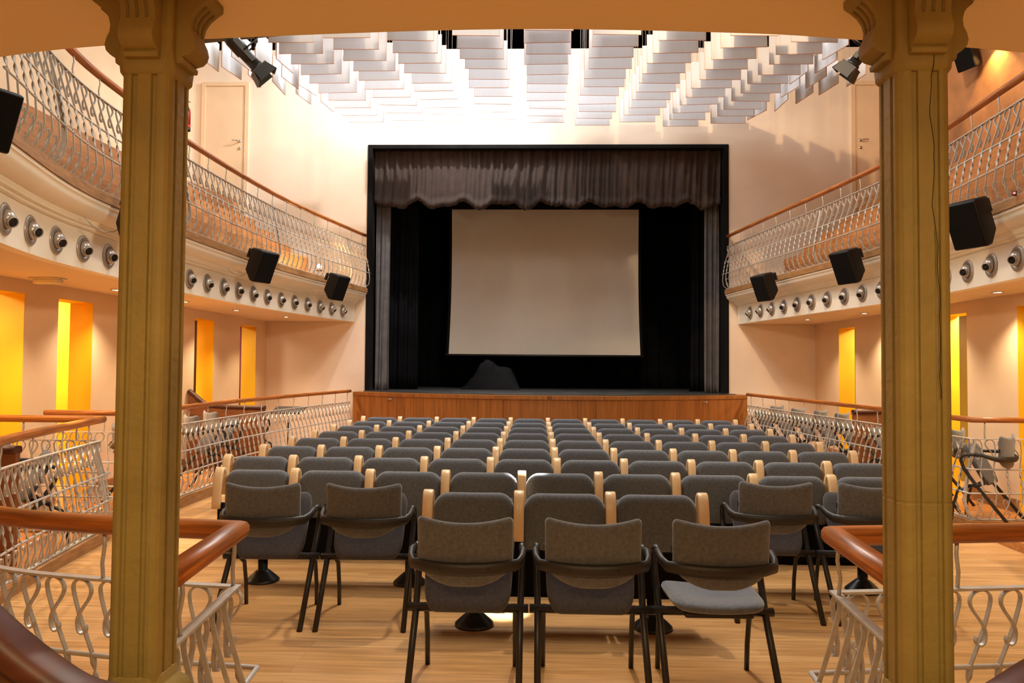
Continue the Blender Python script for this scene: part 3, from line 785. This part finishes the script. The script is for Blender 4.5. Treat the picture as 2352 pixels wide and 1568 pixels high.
def put(proto, x, y, rz, lab, grp, z=0, first=set()):
    if proto.name not in first: first.add(proto.name); c = proto
    else: c = copy_tree(proto)
    c.location = (x, y, z); c.rotation_euler = (0, 0, rz); c['label'] = lab; c['category'] = 'chair'
    c['group'] = grp; c.name = 'linking_chair'
    return c
G1 = 'loose chairs behind the fixed rows'
YC = 3.97
put(cf, -.345, YC, 0, 'grey chair with folded seat, leftmost of the front three nearest the camera', G1)
put(cf, .285, YC + .005, 0, 'grey chair with folded seat, middle of the front three nearest the camera', G1)
put(cd, .91, YC + .01, 0, 'grey chair with its seat lowered, rightmost of the front three', G1)
put(cf, -1.72, 4.97, math.radians(2), 'grey folded chair nearest the left pillar, in front of the leftmost fixed seat', G1)
put(cf, -1.085, 4.99, math.radians(2), 'grey folded chair second from the left, linked beside the one by the left railing corner', G1)
put(cf, 1.58, 5.28, math.radians(-2), 'grey folded chair left of the pair standing by the right pillar', G1)
put(cf, 2.215, 5.26, math.radians(-2), 'grey folded chair partly hidden behind the right pillar', G1)
G2 = 'chairs in the right gallery'; zg = .086
RC = [(4.20, 14.05), (4.34, 13.36), (4.47, 12.67), (4.54, 12.0), (4.62, 11.3), (4.62, 10.26), (4.76, 9.66), (4.62, 8.95), (4.66, 8.1)]
names = ['standing nearest the stage', 'second from the stage', 'third from the stage', 'fourth from the stage', 'fifth from the stage just before the partition', 'just on this side of the partition', 'half hidden by the right pillar', 'at the end of the far railing near the yellow opening', 'nearest the right edge of the photo']
for (x, y), nn in zip(RC, names):
    put(cf, x, y, math.radians(46), 'grey folded chair, right gallery, %s' % nn, G2, zg)
G3 = 'chairs in the left gallery'
LC = [(-4.36, 9.98, 'nearer of the two behind the middle of the left railing'), (-4.46, 10.8, 'farther of the two, against the humped partition'), (-4.52, 12.1, 'just beyond the humped partition'), (-4.42, 8.38, 'beside the left pillar behind the return of the railing'), (-4.32, 6.42, 'at the left edge behind the near railing')]
for x, y, nn in LC:
    put(cf, x, y, math.radians(-46), 'grey folded chair, left gallery, %s' % nn, G3, zg)
ms = thing('music_stand', (-4.1, 12.6, zg), 'small dark stand with slanted tray beyond the left railing', 'stand')
MB().tube([(0, 0, 0), (0, 0, .78)], .014, 8).build('pole', BLK, ms)
MB().box((0, 0, .80), (.5, .34, .03), m=Matrix.Rotation(.25, 3, 'X')).build('tray', BLKP, ms, bevel=.006)
MB().lathe([(0, 0), (.16, 0), (.16, .012), (.02, .03), (0, .03)], 20).build('foot', BLK, ms)

# ------------------------------------------------------------------ acoustic panels
pan = thing('acoustic_panel', (0, 0, 6.08), 'x', 'panel')
mb = MB(); mb.box((0, 0, .215), (.632, .010, .425)); mb.build('board', PANELM, pan)
mb = MB(); mb.box((0, -.001, .0025), (.636, .014, .007)); 
for s in (-1, 1): mb.box((s * .317, -.001, .215), (.005, .014, .43))
mb.build('edge_strip', PEDGE, pan)
for s in (-1, 1): MB().tube([(s * .22, 0, .42), (s * .22, 0, 3.1)], .0025, 4).build('suspension_wire', IRON, pan)
index_kids()
cols = [(-3.11, 13.79), (-2.32, 14.05), (-1.59, 13.77), (-.73, 14.01), (.14, 13.84), (.99, 13.99), (1.81, 13.82), (2.62, 14.06), (3.43, 13.89)]
usedp = False
cn = ['leftmost', 'second', 'third', 'fourth', 'central', 'sixth', 'seventh', 'eighth', 'ninth']
for ci, (xf, yf) in enumerate(cols):
    for k in range(11):
        y = yf - .385 * k + random.uniform(-.02, .02)
        x = .14 + (xf - .14) * (1 + .027 * (yf - y)) + random.uniform(-.03, .03)
        if not usedp: p = pan; usedp = True
        else: p = copy_tree(pan)
        p.location = (x, y, 6.08); p.rotation_euler = (random.uniform(-.03, .03), random.uniform(-.012, .012), random.uniform(-.04, .04))
        p['label'] = 'white panel, %s from the stage in the %s column%s' % (ORD[k], cn[ci], '' if ci == 4 else (' from the left' if ci in (1, 2, 3, 5, 6, 7) else (' ' if ci == 0 else ' from the left')))
        p['label'] = p['label'].strip(); p['category'] = 'acoustic panel'; p['group'] = 'hanging acoustic panels'
Rp = [(3.75, 13.72, 3.93, 13.18), (4.09, 13.25, 4.12, 12.65), (4.33, 12.86, 4.42, 12.36), (4.57, 12.43, 4.66, 11.97), (4.86, 12.08, 4.93, 11.58), (3.98, 12.56, 4.11, 12.06), (3.94, 11.93, 4.02, 11.49), (4.25, 12.15, 4.37, 11.66), (4.17, 11.53, 4.29, 11.04), (4.09, 11.03, 4.25, 10.5)]
Lp = [(-3.59, 13.21, -3.66, 12.66), (-3.88, 12.8, -3.96, 12.3), (-4.17, 12.37, -4.17, 11.76), (-4.45, 12.0, -4.45, 11.51), (-4.65, 11.64, -4.72, 11.21), (-4.87, 11.26, -4.89, 10.93), (-3.68, 12.35, -3.78, 11.97), (-3.87, 12.11, -3.96, 11.57), (-3.74, 11.44, -3.81, 10.88), (-4.36, 11.32, -4.43, 10.8), (-4.05, 11.29, -4.09, 10.88)]
for nm, L in (('right', Rp), ('left', Lp)):
    for k, (x0, y0, x1, y1) in enumerate(L):
        p = copy_tree(pan); p.location = ((x0 + x1) / 2, (y0 + y1) / 2, 6.08)
        p.rotation_euler = (0, 0, math.atan2(y1 - y0, x1 - x0)); q = math.hypot(x1 - x0, y1 - y0) / .636; q = max(.85, min(1, q)); p.scale = (q, 1, 1)
        inn = k >= (5 if nm == 'right' else 6)
        kk = k - (5 if nm == 'right' else 6) if inn else k
        p['label'] = 'white edge-on panel at the %s end, %s from the stage, %s row' % (nm, ORD[kk], 'inner' if inn else 'outer')
        p['category'] = 'acoustic panel'; p['group'] = 'hanging acoustic panels'

# ------------------------------------------------------------------ jet vents on the duct band
def vent():
    v = thing('jet_vent', (0, 0, 0), 'x', 'vent')     # axis +Y points into the hall
    MB().lathe([(0, .0), (.108, .0), (.108, .005), (.102, .011), (.076, .014), (.070, .009), (0, .009)], 32, 'Y').build('flange', VENTM, v)
    prof = [(.075, .008)] + [(.078 * math.cos(a), .012 + .078 * math.sin(a)) for a in [i * .13 for i in range(1, 8)]]
    aim = Matrix.Rotation(math.radians(-32), 3, 'X') 
    mb = MB(); mb.lathe([(.064 * math.cos(a), .010 + .056 * math.sin(a)) for a in [i * math.pi / 2 / 10 for i in range(0, 11)]], 28, 'Y'); ball = mb.build('ball', VENTM, v)
    mb = MB(); mb.lathe([(.038, .03), (.0365, .072), (.034, .075), (.031, .072), (.030, .05), (0, .05)], 24, 'Y'); nz = mb.build('nozzle', VENTM, v)
    mb = MB(); mb.lathe([(0, .064), (.0305, .064), (.0305, .067), (0, .067)], 24, 'Y'); hl = mb.build('opening', VHOLE, nz)
    return v, ball, nz
v0, ball, nz = vent()
index_kids()
vused = False
def vents(c, side, s0, sp, n, nm, aim_left):
    global vused
    cc = Curve2(c.offset(-.195, side)); first_s = None
    ds = [s0 + k * sp for k in range(n)]
    ds = [d for d in ds if d < cc.L - .15]
    for k, d in enumerate(ds):
        p, t = cc.at(d); nx = Vector((t.y, -t.x)) * side
        if not vused: v = v0; vused = True
        else: v = copy_tree(v0)
        v.location = (p.x, p.y, 2.645); v.scale = (1.1, 1.1, 1.1); v.rotation_euler = (0, 0, math.atan2(-nx.x, nx.y))
        v['label'] = 'round grey jet nozzle, %s from the stage on the %s balcony front' % (ORD[len(ds) - 1 - k], nm)
        v['category'] = 'air vent'; v['group'] = 'jet nozzles on the balcony fronts'
        far = (len(ds) - 1 - k) < 3
        for ch in list(v.children) if v is not v0 else list(v0.children): pass
        yaw = (-.55 if side == 1 else .55) * (0.1 if far else 1.0) * random.uniform(.8, 1.15); pit = -.38 * random.uniform(.6, 1.2)
        for o in D.objects:
            if o.parent is v and o.name.startswith('nozzle'):
                o.location = (0, .005, 0); o.rotation_euler = (pit, 0, yaw)
vents(LU, 1, .95, .465, 30, 'left', False)
vents(RU, -1, .90, .465, 30, 'right', True)

# ------------------------------------------------------------------ speakers
def speaker():
    s = thing('loudspeaker', (0, 0, 0), 'x', 'speaker')       # front faces +Y
    mb = MB()
    f = [(-.165, .13, .21), (.165, .13, .21), (.165, .13, -.21), (-.165, .13, -.21)]
    b = [(-.10, -.12, .19), (.10, -.12, .19), (.10, -.12, -.12), (-.10, -.12, -.12)]
    mid = [(-.165, .06, .21), (.165, .06, .21), (.165, .06, -.21), (-.165, .06, -.21)]
    mb.loft([b, mid, f], smooth=False); mb.build('cabinet', SPKM, s, bevel=.022)
    mb = MB(); mb.box((0, .128, 0), (.30, .012, .39)); mb.build('grille', BLKM, s, bevel=.004)
    mb = MB(); mb.box((0, -.165, .12), (.04, .13, .025)); mb.box((0, -.22, .09), (.05, .02, .12)); mb.build('bracket', BLK, s)
    mb = MB(); mb.tube([(.02, -.11, -.10), (.05, -.15, -.2), (.14, -.17, -.23), (.26, -.18, -.19), (.34, -.19, -.13)], .004, 6); mb.build('cable', VENTM, s)
    return s
sp0 = speaker(); index_kids(); su = False
for x, y, z, yaw, lab in [(-3.60, 9.8, 2.93, -70, 'black loudspeaker hung on the left balcony front, farther in than the pillar'),
                          (-3.30, 12.4, 2.93, -70, 'black loudspeaker hung on the left balcony front nearest the stage'),
                          (-3.52, 6.6, 2.93, -70, 'black loudspeaker mostly hidden behind the left pillar'),
                          (-3.02, 4.03, 2.98, -70, 'black loudspeaker cut off by the left edge of the photo'),
                          (3.85, 6.85, 2.94, 70, 'large-looking black loudspeaker on the right balcony front, right of the pillar'),
                          (3.90, 9.65, 2.93, 70, 'black loudspeaker on the right balcony front just left of the pillar'),
                          (3.58, 12.05, 2.92, 70, 'black loudspeaker on the right balcony front nearest the stage'),
                          (6.78, 12.15, 6.60, 70, 'black loudspeaker on the stone wall at the top right, beside a lit lamp')]:
    s = copy_tree(sp0) if su else sp0; su = True
    s.location = (x, y, z)
    s.rotation_euler = (math.radians(-22), 0, math.radians(yaw - (14 if yaw < 0 else -14)))
    s.rotation_euler = (Matrix.Rotation(math.radians(yaw - math.copysign(30, yaw)), 3, 'Z') @ Matrix.Rotation(math.radians(-20), 3, 'X')).to_euler()
    s.rotation_euler = (Matrix.Rotation(math.radians(-90 - 22 if yaw < 0 else 90 + 22), 3, 'Z') @ Matrix.Rotation(math.radians(-22), 3, 'X')).to_euler()
    s.scale = (.8, .8, .8) if y < 4.5 else (1, 1, 1)
    s['label'] = lab; s['category'] = 'speaker'; s['group'] = 'wall-hung loudspeakers'

# ------------------------------------------------------------------ theatre spotlights
def spotlight(loc, dirv, lab, top):
    s = thing('theatre_spotlight', loc, lab, 'spotlight', 'theatre spotlights')
    q = Vector(dirv).to_track_quat('Y', 'Z').to_matrix()
    T = lambda p: tuple(q @ Vector(p))
    def tr(mb): mb.v = [T(p) for p in mb.v]; return mb
    tr(MB().lathe([(0, -.42), (.075, -.42), (.085, -.38), (.085, -.2), (.07, -.19), (.07, .0), (.085, .0), (.085, .03), (0, .03)], 20, 'Y')).build('barrel', BLK, s)
    mb = MB()
    for x in (-.09, .09): mb.box((x, -.2, 0), (.012, .30, .05))
    tr(mb).build('yoke_rail', BLKP, s)
    tr(MB().box((0, .035, 0), (.2, .012, .2))).build('door_frame', BLK, s)
    for k in range(4):
        R = Matrix.Rotation(math.pi / 2 * k, 3, 'Y')
        mb = MB(); a = [(-.095, .04, .095), (.095, .04, .095), (.112, .175, .135), (-.112, .175, .135)]
        vs = [R @ Vector(p) for p in a]; vs2 = [R @ (Vector(p) + Vector((0, .001, .003))) for p in a]
        mb.loft([vs, vs2], smooth=False); tr(mb).build('barn_door', mat('barn_door_grey', (.022, .022, .023), .5, metal=.2) if 'barn_door_grey' not in D.materials else D.materials['barn_door_grey'], s)
    m2 = MB(); m2.tube([T((-.1, -.2, 0)), T((-.1, -.2, .2)), T((.1, -.2, .2)), T((.1, -.2, 0))], .01, 6); m2.build('yoke', BLK, s)
    c = Vector(T((0, -.2, .2)))
    m2 = MB(); m2.tube([c, (c.x, c.y, top - loc[2])], .02, 8); m2.build('hanging_pole', BLK, s)
    return s
spotlight((-3.30, 8.75, 5.12), (.62, .30, -.66), 'black theatre spotlight with barn doors at the top left beside the panels', 7.0)
spotlight((3.78, 9.2, 5.30), (-.5, .35, -.62), 'black theatre spotlight with barn doors at the top right, touching the pillar capital', 7.0)
lb = thing('lighting_bar', (-3.85, 9.0, 5.60), 'black lighting bar crossing the top left behind the near balcony edge', 'lighting bar')
MB().box((0, 0, 0), (2.7, .10, .12), m=Matrix.Rotation(-.09, 3, 'Y')).build('bar', BLK, lb, bevel=.01)
for x in (-1.0, 1.25): MB().tube([(x, 0, .06), (x, 0, 3.72)], .012, 6).build('hanging_rod', BLK, lb)

# ------------------------------------------------------------------ downlights, small fittings
dl = thing('downlight', (0, 0, 0), 'x', 'downlight')
MB().lathe([(.062, 0), (.062, -.006), (.05, -.008), (.045, 0)], 24).build('rim', STEEL, dl); MB().lathe([(0, -.002), (.045, -.002), (.045, -.004), (0, -.004)], 20).build('lens', GLOW, dl)
index_kids(); du = False
DL = [(-4.79, 8.56, 'left of the left pillar'), (-4.73, 10.13, 'just right of the left pillar'), (-4.63, 11.65, 'second from the stage on the left'), (-4.37, 13.22, 'nearest the stage on the left'), (4.59, 13.13, 'nearest the stage on the right'), (4.89, 11.58, 'second from the stage on the right'), (4.94, 8.36, 'right of the right pillar')]
for x, y, nn in DL:
    d = copy_tree(dl) if du else dl; du = True
    d.location = (x, y, 2.474); d['label'] = 'small lit recessed downlight in the gallery soffit, %s' % nn; d['category'] = 'downlight'; d['group'] = 'recessed downlights'
    lamp('downlight_beam', 'SPOT', (x, y, 2.455), 85, (1, .79, .52), (x, y, 0), spot_size=math.radians(115), spot_blend=.7, shadow_soft_size=.04)
for x, y in ((-4.8, 6.9), (-4.7, 5.4), (4.9, 6.8), (4.9, 10.0)):
    lamp('downlight_beam', 'SPOT', (x, y, 2.455), 85, (1, .79, .52), (x, y, 0), spot_size=math.radians(115), spot_blend=.7, shadow_soft_size=.04)
lamp('floor_reflection_spot', 'SPOT', (-4.25, 6.0, 2.44), 260, (1, .9, .7), (-3.35, 6.75, 0), spot_size=math.radians(20), spot_blend=.7, shadow_soft_size=.03)  # added spot without a fitting, imitating a lamp's reflection on the floor
e = thing('emergency_light', (-4.83, 7.4, 2.473), 'white plastic emergency light on the left gallery soffit', 'emergency light')
MB().box((0, 0, -.006), (.30, .16, .012)).build('base_plate', WHT, e, bevel=.004); MB().box((0, 0, -.035), (.26, .10, .05)).build('diffuser', mat('frosted_cover', (.85, .75, .55), .3), e, bevel=.015)
ex = thing('fire_extinguisher', (-6.58, 14.0, 6.0), 'red fire extinguisher on the upper left gallery wall beside the pillar', 'fire extinguisher')
MB().lathe([(0, 0), (.07, 0), (.075, .02), (.075, .36), (.06, .42), (.025, .45), (.025, .48), (0, .48)], 20).build('cylinder', RED, ex)
MB().box((-.12, 0, .3), (.09, .05, .06)).build('wall_bracket', BLKP, ex)
MB().lathe([(.0758, .0), (.0758, .06)], 20).build('base_ring', BLKP, ex)
mb = MB(); mb.box((0, 0, .50), (.03, .03, .05)); mb.tube([(0, 0, .52), (.05, -.03, .54), (.09, -.05, .52)], .008, 6); mb.build('valve', BLKP, ex)
mb = MB(); mb.tube([(0, 0, .5), (.06, -.07, .44), (.085, -.06, .3), (.085, -.05, .1)], .01, 6); mb.build('hose', BLKP, ex)
MB().box((0, -.0755, .24), (.07, .002, .14)).build('paper_label', WHT, ex)
wl = thing('wall_lamp', (6.86, 11.75, 6.72), 'small lit wall lamp glowing against the rough stone at the top right', 'lamp')
MB().lathe([(0, 0), (.03, 0), (.045, .07), (0, .07)], 14).build('lamp_body', BLK, wl); MB().lathe([(0, -.01), (.028, -.01), (.02, -.03), (0, -.035)], 12).build('bulb', GLOW, wl)
lamp('wall_lamp_light', 'SPOT', (6.80, 11.75, 6.66), 60, (1, .6, .2), (6.95, 11.9, 4.6), spot_size=math.radians(110), spot_blend=.4, shadow_soft_size=.02)
tl = thing('floor_lamp_small', (-3.78, 13.15, 3.27), 'small lit lamp on the upper left gallery steps near the stage', 'lamp')
MB().lathe([(0, 0), (.05, 0), (.05, .015), (.02, .02), (.02, .05), (0, .05)], 14).build('lamp_base', BLK, tl); MB().lathe([(0, .05), (.035, .055), (.04, .09), (.02, .12), (0, .12)], 14).build('bulb', GLOW, tl)
lamp('step_lamp_light', 'POINT', (-3.78, 13.05, 3.42), 14, (1, .66, .25), shadow_soft_size=.03)
for (x, y, z), nn in (((4.33, 13.0, 3.30), 'on the upper right gallery step'), ((5.16, 12.75, .92), 'by the last yellow opening of the right gallery'), ((4.02, 6.55, 3.13), 'just above the loudspeaker on the right balcony')):
    i_ = thing('indicator_light', (x, y, z), 'tiny glowing red indicator light %s' % nn, 'indicator light', 'red indicator lights')
    MB().lathe([(0, -.01), (.008, -.008), (.01, 0), (.008, .008), (0, .01)], 10).build('red_lens', REDL, i_)
    MB().box((.012, .02, 0), (.03, .02, .04)).build('housing', BLKP, i_)
